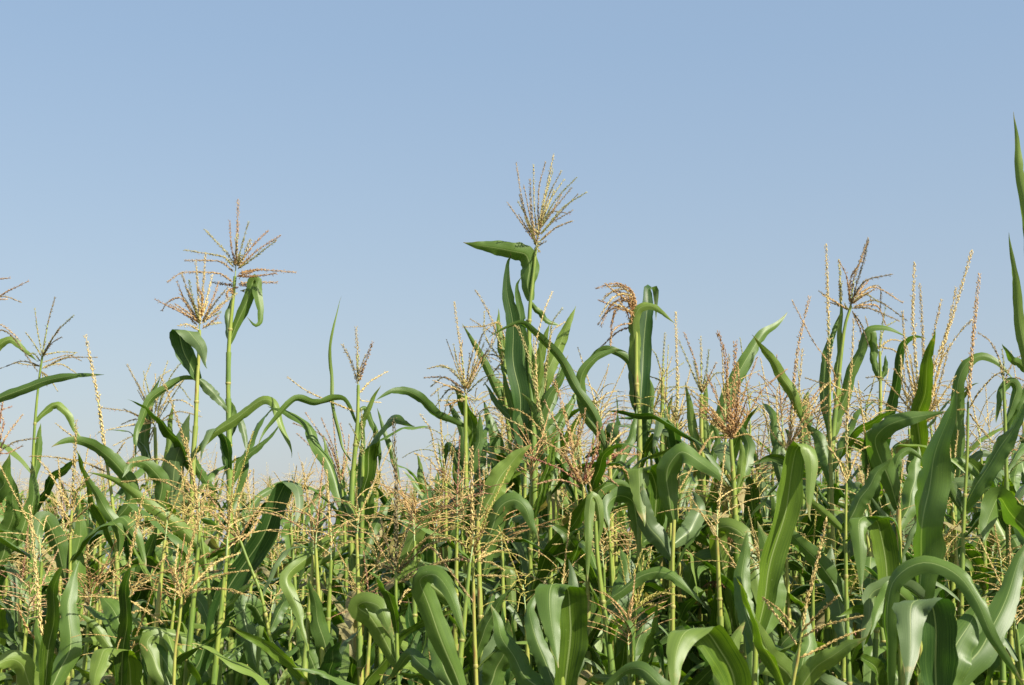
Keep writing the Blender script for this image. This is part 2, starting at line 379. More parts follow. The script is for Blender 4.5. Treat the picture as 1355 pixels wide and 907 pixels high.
# ------------------------------------------------------------------ the plants one can point to
CAT = 'maize plant'
GROUP = 'maize plants of the field'
def tag(o, label, group=None):
    o['label'] = label; o['category'] = CAT
    if group: o['group'] = group
uid = [100]
HEROES = []
def plant(label, Z, stalk, r=(3.2, 5.0), tassel=None, kind='s', leaves=(), low=4, ears=(), tz=0.10):
    """stalk: pixels from the top down; r: half width in pixels; tassel: list of (thickness, 'x,y x,y ...'), the first is the central spike;
    leaves: (width px, mode, roll0, roll1, depth shift of the tip, points base to tip[, material])"""
    uid[0] += 37; seed = uid[0]; rr = random.Random(seed); k = mpp(Z)
    sp_ = [P(x, y, Z) for x, y in pts(stalk)]
    last = sp_[-1]; d = (sp_[-1] - sp_[-2]) if len(sp_) > 1 else Vector((0, 0, -1))
    slope = max(-.12, min(.12, d.x / max(.01, -d.z)))
    base = Vector((last.x + slope * last.z * .5, Z, 0))
    mid = last.lerp(base, .45) + Vector((slope * last.z * .12, 0, 0))
    root = bpy.data.objects.new('maize_plant', None); col.objects.link(root)
    root.location = base; root.empty_display_size = .1; tag(root, label, GROUP)
    off = -base
    L_ = lambda P_: [p + off for p in P_]
    o = link('stalk', stalk_shape(L_(sp_ + [mid, base - Vector((0, 0, .03))]), r[0] * k * .85, max(r[1] * k * .9, .009), seed).mesh('stalk', [STALK, NODE, SHEATH]), root)
    if tassel:
        main = None; tassel = list(tassel)
        if len(tassel) >= 10:                       # short inner branches that thicken the heart of a full tassel
            for q in range(len(tassel) // 2):
                th, s = tassel[rr.randrange(1, len(tassel))]; pp = pts(s); a, b = pp[0], pp[len(pp) // 2]
                f = rr.uniform(.8, 1.5) if len(pp) > 2 else .6; e = (a[0] + (b[0] - a[0]) * f + rr.uniform(-9, 9), a[1] + (b[1] - a[1]) * f + rr.uniform(-6, 6))
                tassel.append((th * .85, f'{a[0]},{a[1]} {(a[0] + e[0]) / 2 + rr.uniform(-2, 2)},{(a[1] + e[1]) / 2} {e[0]},{e[1]}'))
        for i, (th, s) in enumerate(tassel):
            pp = pts(s); C = []
            dz = 0 if i == 0 else rr.uniform(-tz, tz)
            m_ = len(pp) - 1
            for j, (x, y) in enumerate(pp): C.append(P(x, y, Z + dz * (j / m_)) + off)
            b = MB(); c = kind if len(kind) == 1 else kind[rr.randrange(len(kind))]
            if i == 0: b.tube(spline([sp_[0] + off - Vector((0, 0, .012)), C[0], C[1]], 8) if (sp_[0] + off - C[0]).length > .004 else spline(C[:2], 4), max(.0016, k * .8), 5, 2)
            branch_shape(b, C, th * k * .90, seed + i, 1.0, .02)
            me = b.mesh('tassel', [TAS[c], ANTHER, STEM])
            if i == 0: main = link('tassel', me, root)
            else: link('tassel_branch', me, main)
    for i, lf in enumerate(leaves):
        wpx, mode, a0, a1, dz, s = lf[:6]; m_ = lf[6] if len(lf) > 6 else rr.choice((LEAF, LEAF, LEAF, LEAF_B))
        pp = pts(s); n = len(pp) - 1
        C = [P(x, y, Z + dz * (j / n) ** 1.0 + .012) + off for j, (x, y) in enumerate(pp)]
        # leaf_mesh looks at world positions in view mode
        Cw = [c - off for c in C]
        me = leaf_mesh('leaf', Cw, None, wpx * k * .97, m_, seed + 50 + i, mode=mode, roll=(a0, a1), wave=.8)
        for v in me.vertices: v.co += off
        link('leaf', me, root)
    for (x, y, h, hw, tilt) in ears:
        p = P(x, y, Z - .02) + off; up = Vector((math.sin(R(tilt)), -.12, math.cos(R(tilt)))).normalized()
        e, s_ = ear_shape(p, up, h * k, hw * k, seed)
        eo = link('ear', e.mesh('ear', [LEAF_Y]), root); link('silk', s_.mesh('silk', [SILK]), eo)
    ztop = min(sp_[0].z - .15, P(PW / 2, 625, Z).z); nl = low + int(max(0, (ztop - 1.35) / .16)); z = ztop
    chain = sp_ + [mid, base]
    for i in range(nl):
        me = LEAFS[rr.randrange(len(LEAFS))]
        if z < .25: break
        q = link('leaf', me, root)
        for a, b in zip(chain, chain[1:]):
            if b.z <= z <= a.z: q.location = a.lerp(b, (a.z - z) / max(1e-6, a.z - b.z)) + off
        sc_ = rr.uniform(.55, .85) if z > 1.3 else rr.uniform(.8, 1.05)
        if Z < 4.2: sc_ *= .68
        q.scale = (sc_, sc_, sc_)
        q.rotation_euler = (0, 0, (i % 2) * math.pi + rr.uniform(-.5, .5) + seed)
        z -= rr.uniform(.12, .19) if z > 1.3 else .26
    HEROES.append((last.x, Z, label)); return root

X = LEAF_Y; B = LEAF_B; G = LEAF
plant('tall maize with a long bare stalk under a wide tan star tassel', 5.4,
  '311,366 308,400 303,456 302,512 303,575 304,640 305,760', (2.6, 5), [
  (4.4,'312,355 314,310 315,265'),(2.9,'312,352 306,325 304,292'),(2.9,'313,350 320,325 329,293'),(5.2,'314,352 322,340 332,316'),(3.4,'315,352 335,325 355,305'),
  (3.4,'316,354 340,332 371,312'),(3.4,'315,356 335,342 366,318'),(3.6,'311,352 300,335 271,304'),(3.1,'310,354 295,340 244,331'),(3.1,'309,360 290,346 244,345'),
  (3.1,'308,374 290,362 242,361 221,374'),(3.1,'316,362 338,357 358,358 392,361'),(3.6,'314,366 335,366 366,362'),(3.9,'315,376 335,374 367,374'),(3.9,'317,378 330,378 347,384'),
  (3.9,'318,385 330,386 326,391'),(3.9,'308,378 295,376 278,374'),(3.9,'306,382 300,388 302,396')], 'rRRg', [
  (16,'v',0,10,-.06,'303,456 312,432 323,408 332,386 337,370 341,388 345,410 344,427 337,431 327,420'),
  (9,'v',15,30,.05,'303,456 301,432 303,408 312,386'),
  (13,'v',10,20,.03,'304,578 307,558 308,542 305,530'),(11,'v',0,30,-.05,'304,580 312,556 320,562 325,585 327,600'),
  (10,'v',20,30,.1,'304,640 296,600 292,580 285,572'),(12,'v',10,40,.0,'304,650 316,615 330,600 350,585 372,560')])
plant('maize with a bushy tan tassel above a short folded leaf, below the star tassel', 5.2,
  '264,437 263,470 261,503 259,560 256,600 253,680 250,760', (2.6, 5), [
  (4.2,'264,432 268,390 272,336'),(3.6,'265,425 262,385 259,346'),(3.9,'264,425 250,390 240,361'),(2.9,'263,428 245,400 234,372'),(3.4,'266,420 275,390 281,363'),
  (3.6,'268,425 285,400 302,380'),(3.6,'268,428 290,405 314,388'),(3.1,'262,432 245,415 225,403'),(3.1,'262,425 240,395 222,400 214,412'),(3.9,'263,437 250,430 236,431'),
  (3.9,'268,435 282,425 290,418'),(3.4,'270,432 285,428 293,427'),(3.9,'266,420 268,395 262,380'),(3.9,'270,425 288,410 300,398'),(3.1,'268,428 282,395 290,372'),(3.9,'265,428 255,395 250,370')], 'gsrR', [
  (27,'s',25,-5,-.10,'262,503 252,485 243,462 236,443 242,437 252,440 264,458 274,488'),
  (15,'v',25,10,.05,'262,500 273,511 286,524 297,538 302,547'),
  (13,'v',45,-10,-.1,'262,503 245,502 228,507 210,520 195,538 184,560 180,585 178,607'),
  (15,'v',30,15,-.15,'256,600 275,581 300,562 330,540 348,530 362,536 373,560 381,585 386,606',X),
  (31,'v',5,-15,-.1,'228,700 228,660 230,625 240,585 252,547'),
  (14,'v',20,0,.1,'255,600 262,620 275,640 290,655')])
plant('maize with a loose straw tassel of long arching threads over two upright blades', 5.8,
  '205,566 207,640 208,700', (2.6, 5), [
  (3,'205,565 190,525 168,482'),(2.2,'203,555 197,520 190,492'),(2,'205,550 212,510 222,478'),(2.4,'208,545 225,500 248,470'),(2,'206,560 225,520 248,500 262,505'),
  (1.8,'200,560 180,555 160,562'),(1.8,'203,560 170,545 135,540'),(1.8,'205,565 180,575 150,590'),(2,'208,560 235,545 268,552'),(2,'207,560 230,555 258,575'),
  (2,'204,560 196,530 210,500 226,490'),(1.8,'203,560 175,562 130,572'),(2,'207,560 215,520 235,510 252,530'),(2,'204,555 190,510 200,480'),(2,'206,563 190,590 165,615'),(2,'206,558 216,535 240,530 265,545')], 'ssg', [
  (13,'v',10,0,0,'206,640 192,600 194,560 203,520 212,498'),(13,'v',30,10,.1,'207,640 190,600 186,570 200,535 225,505'),(10,'v',20,0,0,'207,640 222,600 225,560 230,530',X)])
plant('maize whose long spike bows over, with two thin threads arching away below it', 4.2,
  '264,694 268,720 276,780 281,838 282,907', (2.3, 6.5), [
  (4.4,'263,692 257,640 247,595 236,560 226,530 214,500'),(2.6,'261,677 240,650 207,635 161,638'),(2.6,'256,650 235,622 212,608 167,613'),(2.6,'262,680 280,675 290,690')], 's', [
  (15,'v',5,20,-.1,'281,842 293,815 310,792 335,768'),(33,'s',10,30,-.2,'278,852 290,800 325,745 352,700 378,640 392,645 396,670 390,700'),
  (18,'v',0,0,.2,'281,840 268,800 250,790 232,830 228,850'),(24,'s',0,10,-.2,'283,930 275,890 262,873 246,880 238,920')], low=3)
plant('maize with a short-branched straw star tassel over pale hanging blades', 3.6,
  '170,785 166,820 163,860 160,907', (2.0, 4), [
  (4.2,'170,783 172,740 180,700 186,670 191,652'),(3,'169,777 145,755 112,730'),(2.8,'171,780 195,765 232,752'),(3,'171,782 195,770 208,750 220,735'),(2.2,'170,795 140,790 105,790'),
  (2.8,'172,795 195,810 217,826'),(2.6,'172,812 185,808 200,808'),(3.4,'168,798 160,785 158,776'),(2.8,'172,790 180,775 186,760')], 's', [
  (40,'s',5,-10,-.15,'178,935 172,890 165,862 150,857 135,862 128,890 125,925',X),(38,'v',0,0,.1,'168,880 162,835 148,805 130,786'),
  (16,'v',10,0,0,'160,880 140,850 122,825 104,812',X)], low=3)
plant('maize with a rosy straw tassel, thick twin spikes leaning beside the broad diagonal leaf', 3.5,
  '240,790 238,820 232,860 230,907', (2.0, 4), [
  (3.6,'240,790 246,745 256,710 268,672 276,636'),(3.4,'241,785 243,766 250,735 258,700 262,680'),(3,'245,787 263,766 288,743 318,732'),(2.8,'245,787 262,770 300,759 330,755'),
  (3,'245,787 268,780 300,780 332,790'),(3,'239,787 233,765 228,750'),(2.8,'238,787 232,755 236,720'),(2.8,'240,792 232,782 220,778'),(2.6,'243,800 247,790 256,782')], 's', [
  (24,'v',10,0,.05,'232,930 212,890 195,858 204,840 220,850 232,885',X),(22,'v',0,20,.1,'231,900 215,870 200,850 170,845')], low=3)
plant('maize with a leaning yellow stem and rusty tassel, branches crossing above the dark folded blade', 3.9,
  '318,716 330,748 345,785 355,833 361,870 364,907', (2.2, 4.6), [
  (3.4,'318,716 300,690 275,655 248,640'),(3,'316,712 312,690 317,660 332,622'),(2.8,'318,714 300,713 262,710'),(3,'317,715 295,695 268,668'),(2.6,'318,712 330,690 345,668'),
  (2.8,'317,715 292,725 272,738'),(2.6,'320,716 335,700 345,680'),(2.6,'318,714 308,680 300,650')], 'rs', [
  (25,'v',0,0,-.1,'355,836 345,815 335,802 325,800 326,830 337,875 352,925'),(17,'v',35,20,.05,'357,836 366,815 378,790 384,765',G),
  (15,'v',25,0,.1,'362,900 345,870 330,868 318,885 310,925')], low=3)
plant('maize showing one bent pale blade and one upright dark blade between the two leaning stalks', 3.7,
  '432,930 436,1000', (4, 5), None, 's', [
  (26,'v',5,0,-.1,'440,925 434,875 420,815 409,766'),(19,'v',10,0,-.1,'452,700 428,722 400,742 381,765 386,790 398,820 407,860',X),
  (30,'v',0,20,.1,'430,930 415,880 400,850 392,830'),(24,'v',0,-20,.1,'420,940 400,900 385,880 372,870')], low=2)
plant('maize with three thick upright tassel spikes dotted pink, on a thick yellow stalk', 4.9,
  '474,510 473,560 466,640 464,700 467,750 475,830 478,907', (2.3, 7.5), [
  (4.4,'474,508 473,470 471,433'),(4,'473,508 465,480 453,456'),(4,'475,505 484,478 493,453'),(2.8,'476,520 490,505 512,492'),(2,'472,515 478,530 505,533'),
  (2.4,'470,545 433,530 405,517 380,499'),(2.2,'473,500 480,480 484,470')], 'sr', [
  (11,'v',50,10,-.1,'470,560 457,532 440,527 415,533 393,529 372,543 352,570 340,592',G),(10,'v',30,0,.1,'472,545 482,540 492,555 500,585 503,622'),
  (9,'v',0,10,-.05,'470,600 478,565 490,535 504,510',X),(5.5,'v',0,20,0,'464,610 452,590 445,560 439,520 437,480 441,430 452,392',X),
  (17,'v',20,0,-.1,'464,727 474,708 487,680 494,650'),(9,'v',10,20,0,'464,722 445,735 420,748 398,765',X),(10,'v',10,20,0,'470,690 495,715 515,742 524,768'),
  (9,'v',0,0,.05,'528,640 519,600 508,570 499,540')])
plant('maize with a second thick yellow stalk hugging the one with upright pink-dotted spikes', 4.8,
  '480,600 479,680 478,740 482,820 485,907', (3, 6.5), [(2.8,'480,602 479,570 478,540'),(2,'480,605 470,575 462,560'),(2,'480,605 492,580 500,570')], 'g', [
  (12,'v',0,10,0,'479,690 478,640 480,590 482,560',G),(14,'v',20,0,.1,'480,740 495,700 512,670 520,655')])
plant('maize with a thick dark brown spike, pale straw branches spread around its thin stem', 3.6,
  '524,757 524,800 526,880 528,920', (2.4, 4.2), [
  (6.2,'524,757 524,700 524,640 522,595 521,553'),(3.4,'523,755 505,730 492,700 481,680'),(3.4,'524,752 512,720 503,685'),(3,'524,755 500,749 473,748'),(3.2,'526,755 550,725 577,704'),
  (3.6,'526,757 545,740 565,722 592,712'),(3.4,'527,772 550,755 580,745 607,740'),(3,'528,800 538,782 556,780'),(3,'522,770 512,768 506,766'),(2.6,'526,742 540,700 547,665'),
  (3,'560,722 575,728 595,755 626,796')], 'sds', [
  (13,'v',10,0,0,'525,768 535,760 547,750 557,738',X),(30,'v',0,0,-.1,'528,884 510,850 490,815 474,805 484,798 503,803 514,830 520,852',X)], low=3)
plant('maize with a large arched blade whose pale drooping end has a brown tip', 3.2,
  '620,935 622,1000', (4, 5), None, 's', [
  (31,'v',5,0,-.15,'616,930 598,880 577,830 562,788 556,765 575,760 590,778 602,805 617,846'),(30,'v',0,0,.1,'612,940 590,890 580,860 570,800',G),(24,'v',0,20,.2,'618,940 560,880 540,870 510,905')], low=2)
plant('maize with a slim dark spike above flat-lying straw branches on a pale green stem', 3.6,
  '626,735 627,814 629,873 631,930', (2.4, 4.2), [
  (5.6,'626,735 625,690 624,640 624,592'),(3.2,'626,730 638,700 646,672'),(3,'626,735 610,718 590,712 565,712'),(3,'627,735 650,718 690,712'),(3,'628,742 655,730 675,728'),
  (2.8,'628,745 645,725 662,705'),(2.6,'627,762 645,762 672,763'),(3,'625,745 605,740 580,745'),(2.8,'626,725 615,700 612,665'),(2.6,'628,742 650,745 668,755')], 'sds', [
  (18,'v',10,10,-.05,'629,872 640,838 655,806 673,780',G),(32,'v',0,0,.1,'632,930 650,880 660,840 652,820'),(34,'v',10,-10,-.05,'640,930 655,890 668,860 672,820')], low=3)
plant('maize with a dense straw tassel drooping at one side and a tall slim spike', 5.0,
  '616,524 616,600 618,700 618,760', (2.8, 4.6), [
  (3.6,'616,522 611,470 605,430 601,400'),(2.6,'615,510 590,485 565,488'),(2.6,'614,515 590,500 561,500'),(2.4,'614,520 590,510 570,524'),(2.4,'614,522 595,515 575,540'),
  (2.4,'613,528 600,535 590,560'),(2.4,'618,520 640,500 662,495'),(2.8,'618,518 635,480 650,455 655,430'),(3,'618,515 630,470 640,440 660,425'),(2.4,'615,515 605,480 600,455'),
  (2.6,'616,515 622,480 630,450'),(2.6,'617,525 630,530 650,520'),(2.4,'616,528 605,530 580,530'),(2.4,'615,515 600,490 578,485'),(2.4,'617,512 608,480 612,450'),(2.4,'616,515 640,470 650,480'),
  (2.4,'613,520 596,503 585,500 570,512'),(2.4,'614,524 600,520 592,530 588,548')], 'srg', [
  (15,'v',40,0,-.1,'617,566 600,560 580,550 562,534 542,518 518,518 498,530',G),(14,'v',10,0,.05,'617,640 614,600 612,570 600,545 590,528'),
  (15,'v',0,20,0,'617,640 628,605 635,575 634,545',G),(12,'v',20,0,.1,'616,640 600,600 592,590 588,620')])
plant('maize with a slender leaning tassel and small pale rolled leaf below the fan tassel', 5.5,
  '668,478 668,520 673,570 678,620', (2.6, 5), [
  (3.2,'668,476 655,435 642,405 629,384'),(2.6,'668,450 660,428 640,432 612,433'),(2.4,'666,450 650,440 622,422'),(2.6,'667,480 650,460 641,440 641,412'),(2.4,'668,475 680,450 690,440'),
  (2.4,'667,480 655,470 635,470'),(2.4,'668,480 685,480 700,476'),(2.6,'667,478 655,490 640,510')], 'sgd', [
  (10,'v',0,0,0,'668,500 664,470 661,440 659,408',X),(8,'v',0,0,0,'668,500 670,470 668,450 664,440',X),(12,'v',10,0,-.05,'676,560 655,510 635,468 611,428',G),(10,'v',30,0,0,'672,560 682,530 680,505 672,500')])
plant('tallest maize, with a fan of stiff green-tan tassel threads over a flat folded leaf', 5.0,
  '709,328 707,352 702,398 700,440 701,500 706,560 707,640 708,720', (2.3, 5), [
  (3.4,'709,330 714,290 724,245 733,204'),(2.2,'708,320 700,300 690,260 683,215'),(3.6,'708,315 703,280 701,237'),(2.6,'710,312 707,270 706,218'),(2.2,'712,305 713,250 722,214'),
  (2.6,'713,300 722,260 732,224'),(2.2,'714,300 726,260 743,226'),(2.6,'714,300 728,265 747,237'),(2.6,'715,302 735,265 763,235'),(2.2,'716,302 735,275 757,248'),
  (2.4,'716,310 745,275 777,254'),(2.6,'716,300 728,281 749,282'),(2.6,'715,310 730,295 759,278'),(2.6,'716,318 735,302 759,292'),(2.4,'706,318 690,295 671,268'),
  (2.4,'707,315 698,290 685,266'),(2.2,'707,312 695,285 687,257'),(3.4,'710,322 715,300 718,280'),(3.4,'709,325 706,305 704,285'),(3,'710,328 714,320 722,312'),(3,'709,326 713,332 714,333')], 'gdgd', [
  (27,'v',5,10,-.05,'702,398 698,376 701,354 696,338 682,333 665,330 645,327 613,321',G),(26,'s',5,15,-.12,'694,610 688,545 682,485 677,435 673,385 670,348 676,334',B),
  (17,'s',20,5,-.05,'704,530 694,475 688,425 685,378 690,366',B),(9,'v',0,20,.05,'702,400 712,412 725,425 743,432'),
  (20,'v',0,10,.05,'706,545 720,505 742,452 762,405',X),(16,'v',0,-10,-.03,'704,530 712,485 720,452 727,428',X),(13,'v',10,0,.05,'703,530 701,480 699,445 697,420',X),
  (18,'v',20,0,.1,'707,600 725,570 745,545 760,530'),(13,'v',10,0,.04,'704,560 716,520 728,480 735,455',X),(12,'v',0,20,.06,'705,580 695,540 676,500 660,480',G),
  (13,'v',0,10,.08,'704,600 690,555 683,510 690,455',X),(12,'v',0,0,.1,'707,600 722,555 735,520 742,478',G),(10,'v',0,0,-.08,'703,560 708,520 716,485 712,452',X),
  (12,'v',10,0,.12,'706,610 680,560 655,530 640,505',G),(12,'v',10,0,.12,'708,610 740,565 758,530 772,500',G),(14,'v',10,0,-.04,'706,590 712,560 724,530 742,500 752,470',G),(11,'v',0,0,.04,'703,540 690,500 672,470 655,460',X),(15,'v',20,10,-.05,'706,600 690,570 675,530 665,490',G),(14,'v',0,10,.1,'706,560 690,520 684,470 682,450',G)])
plant('maize with one long dark blade arching across below the tall fan tassel', 4.6,
  '806,590 808,660 810,760', (3.2, 5), [(2.6,'806,590 812,560 815,545'),(2,'806,590 795,570 788,560'),(2,'806,590 820,575 830,570')], 'sp', [
  (14,'v',10,20,-.15,'806,600 785,550 760,505 738,472 715,446 695,429 683,427 665,434 646,448',G),(16,'v',10,-10,-.05,'806,600 780,555 768,520 770,500 790,470 815,463 832,468',G),
  (14,'v',0,10,.1,'807,640 825,600 838,570 842,540')])
plant('maize with a thick straw spike hooked at its top, hanging below the tall fan tassel', 4.5,
  '724,592 727,650 728,720', (2.8, 5), [
  (4.8,'724,592 712,530 700,475 690,445 684,432 676,430'),(2.8,'712,545 709,460 720,412 731,386'),(2.6,'720,520 730,430 745,407'),(2.4,'720,500 730,440 748,426'),
  (2.8,'722,580 708,560 690,545 672,540'),(2.8,'724,590 700,570 672,555 655,548')], 'sg', [
  (18,'v',10,0,0,'726,640 720,600 715,560 700,530 690,520',G),(12,'v',0,10,.1,'726,660 735,610 740,570')])
plant('maize with a drooping golden tassel combed to one side, next to an upright folded blade', 5.0,
  '842,432 842,500 846,560 846,640 845,700 846,760', (2.8, 5), [
  (4.4,'842,432 842,410 838,390 828,380 812,377'),(3,'842,410 835,385 815,375 788,382'),(3,'841,405 832,385 812,385 795,400'),(3,'841,410 830,390 810,395 793,420'),
  (3,'841,415 828,395 808,405 795,432'),(3.2,'841,420 832,400 815,400 800,415'),(3.6,'841,415 832,405 830,415 836,430'),(3.6,'840,420 838,400 834,395 836,428'),
  (2.8,'842,425 825,406 805,412 791,430'),(2.6,'840,428 822,430 810,440 808,458'),(2.8,'842,432 820,438 800,455 785,475'),(2.4,'814,408 810,430 807,457'),(3.4,'842,425 836,395 825,388 822,400'),
  (3.6,'842,428 838,412 836,400 842,420'),(4,'842,428 830,395 815,385 800,392'),(4,'842,426 834,400 824,398 812,418'),(3,'842,424 830,385 818,379 802,380')], 'rRs', [
  (22,'s',5,10,.14,'848,610 848,530 852,460 856,405 857,383 867,381 869,398 868,424',B),(17,'v',10,0,-.06,'843,525 840,475 839,432 845,409 860,405 877,414 893,428',X),
  (12,'v',35,10,0,'844,545 838,500 830,475 812,464 793,465 778,478 766,502',G),(12,'v',10,0,0,'846,560 840,530 836,505 834,475'),(14,'v',0,0,.05,'846,600 856,560 862,520 860,500')])
plant('maize with one straight thin straw spike standing beside the golden drooping tassel', 5.0,
  '896,560 897,640 897,720', (1.8, 4), [(4,'896,560 896,500 894,413'),(2,'896,558 885,535 870,518'),(2,'896,560 905,535 915,520'),(2,'896,562 912,556 920,560')], 's', [
  (13,'v',10,0,0,'897,640 890,600 884,570 880,540')])
plant('maize with a short greenish spike and hair-thin threads, between golden tassel and straight straw spike', 5.6,
  '877,500 876,560 876,660', (2.8, 4.4), [(3,'877,500 878,470 880,441'),(1.8,'877,500 868,470 856,455'),(1.8,'877,505 865,500 850,495'),(1.8,'878,500 890,490 905,480'),(1.8,'877,515 865,515 850,515'),
  (1.8,'877,515 890,512 908,514'),(2,'877,510 868,535 862,560')], 'g', [(9,'v',0,0,0,'876,600 880,570 884,545 890,520')])
plant('maize with the rustiest tassel, two stubby orange-brown spikes on a yellow stem with an ear', 4.5,
  '967,582 971,640 974,700 977,760 980,840', (3.2, 7), [
  (6.4,'967,580 963,520 959,470 949,437'),(6,'969,578 971,510 973,452'),(3.6,'966,578 945,545 922,522 905,510'),(3.8,'966,578 945,560 925,540 918,532'),(3.6,'967,575 950,530 935,495'),
  (4,'968,575 962,500 965,470'),(3,'970,578 985,520 1002,473'),(2.8,'971,575 995,540 1010,515 1042,488'),(4.4,'965,580 940,558 920,548'),(4,'970,575 978,520 976,480'),
  (4.6,'966,580 955,560 945,545'),(4.4,'968,582 975,560 985,545'),(4.6,'967,578 948,552 935,540 925,548'),(2.4,'967,580 990,575 1005,590'),(2.4,'967,580 940,580 925,600')], 'RrRs', [
  (13,'v',0,0,0,'972,660 980,630 982,600 980,580',X),(26,'v',5,10,-.3,'979,850 970,790 955,740 947,705 962,697 983,706 995,740 1004,785 1018,835 1036,885',X),
  (20,'v',20,0,.1,'972,640 985,620 990,590 975,555'),(30,'v',0,0,.1,'976,760 940,740 915,760 905,800')], ears=((979,835,110,8.5,-2),(968,850,70,6,-16)))
plant('maize with an upright clump of stubby green-brown spikes over bright light green rolled leaves', 4.9,
  '928,522 928,570 931,640 932,700', (3, 5), [
  (3.6,'928,520 928,480 927,445'),(3.2,'928,520 920,480 905,440'),(2.8,'928,520 915,490 898,450'),(3,'929,518 935,490 938,462'),(2.6,'930,520 945,495 957,494'),(3,'928,520 922,495 918,478'),
  (3,'929,520 938,500 948,480')], 'gry', [
  (15,'v',0,10,0,'930,650 922,600 915,555 907,505',X),(14,'v',0,0,0,'930,640 934,590 932,540 935,500',X),(22,'v',5,0,.15,'930,600 955,545 985,478 1010,443 1026,431 1042,413',G),
  (12,'v',20,0,0,'931,640 945,600 950,580 940,560',G)])
plant('maize with brown leaning twin spikes and a forward-pointing bright blade', 4.6,
  '1044,602 1040,680 1037,760', (2.6, 5), [
  (5,'1044,600 1050,510 1058,450 1071,393'),(3.6,'1046,580 1056,520 1062,462'),(3,'1042,602 1060,560 1090,540 1117,520'),(3,'1042,600 1055,575 1075,555 1112,535'),
  (2.2,'1060,560 1105,505 1075,450 1048,398'),(2.8,'1044,600 1030,560 1028,520 1035,500'),(2.6,'1045,590 1080,520 1110,500'),(2.8,'1043,600 1065,575 1085,575 1100,590'),(2.8,'1043,598 1020,570 1010,540')], 'srs', [
  (16,'v',10,0,-.1,'1063,560 1045,515 1020,475 995,443',X),(16,'v',10,0,.1,'1042,660 1030,620 1028,580 1030,545',G)])
plant('maize whose light blade folds flat at its top and falls as a broad striped ribbon', 3.4,
  '1000,850 998,920 997,980', (4, 6), None, 's', [
  (35,'s',8,-4,-.10,'1000,850 1013,780 1027,722 1041,662 1050,622 1055,592 1066,588 1072,615 1073,690',X),(34,'v',0,0,.1,'1000,850 1022,800 1018,740 1002,690'),
  (26,'v',0,0,.1,'1000,860 985,800 982,760 990,700'),(32,'v',0,0,-.1,'1002,920 1050,915 1030,880 1010,850 1000,815',X)], low=2)
plant('maize with one straight straw spike rising past the two-stalked dark tassel', 4.5,
  '1098,500 1098,560 1100,640', (2.2, 4), [(4.6,'1098,502 1096,420 1093,323'),(2.4,'1098,505 1085,520 1070,545'),(2.4,'1098,505 1112,515 1140,520'),(2.2,'1098,510 1080,505 1065,500'),
  (2.6,'1098,508 1115,540 1135,560')], 's', [(22,'v',0,0,.1,'1100,640 1092,600 1080,575 1065,560',G)])
plant('maize with thin pale stem and a dark two-branched tassel nodding in threads to one side', 4.7,
  '1126,405 1118,432 1112,480 1106,540 1100,600 1098,680', (2.2, 5.5), [
  (3.6,'1125,405 1130,370 1140,340 1149,315'),(3.6,'1124,400 1126,368 1137,350 1149,320'),(3.4,'1126,405 1134,375 1143,345 1149,318'),(2.6,'1125,400 1120,365 1110,345'),(4,'1113,400 1112,370 1110,344'),
  (2.6,'1122,410 1105,400 1083,385'),(2.6,'1127,398 1145,372 1182,363'),(2.6,'1128,402 1155,380 1195,401'),(3,'1128,408 1160,398 1201,425'),(3,'1127,408 1150,408 1190,425'),
  (2.4,'1128,400 1148,388 1154,407'),(2.2,'1127,395 1162,378 1165,410'),(2.4,'1130,415 1140,430 1150,460'),(2.4,'1128,412 1138,435 1142,455'),(2.6,'1130,405 1160,405 1172,430'),(2.4,'1128,400 1145,390 1163,400')], 'dgdr', [
  (9,'v',0,0,0,'1108,550 1109,490 1112,440 1112,385',X),(14,'v',15,0,.05,'1100,590 1091,530 1092,475 1105,435 1116,407',G),(16,'v',10,20,-.05,'1106,560 1122,510 1138,462 1150,437 1172,434 1200,446',G),
  (13,'v',0,10,0,'1140,470 1150,440 1156,460 1160,492',G),(14,'v',0,0,0,'1103,580 1112,545 1122,525 1128,500',X)])
plant('maize with a drab bunched tassel nodding over two short dark leaf tips', 5.2,
  '1164,465 1165,500 1165,560 1166,640', (2.2, 4), [(2.8,'1164,464 1166,440 1172,405'),(2.6,'1163,462 1150,435 1145,420'),(2.6,'1164,460 1178,450 1194,452'),(2.4,'1163,462 1145,455 1135,490'),
  (2.6,'1166,460 1185,465 1197,492'),(2.6,'1163,462 1150,450 1136,452'),(2.4,'1164,462 1170,435 1185,425')], 'gs', [(10,'v',0,0,0,'1165,505 1160,490 1155,475 1152,455',G),(8,'v',0,0,0,'1165,505 1171,490 1172,470')])
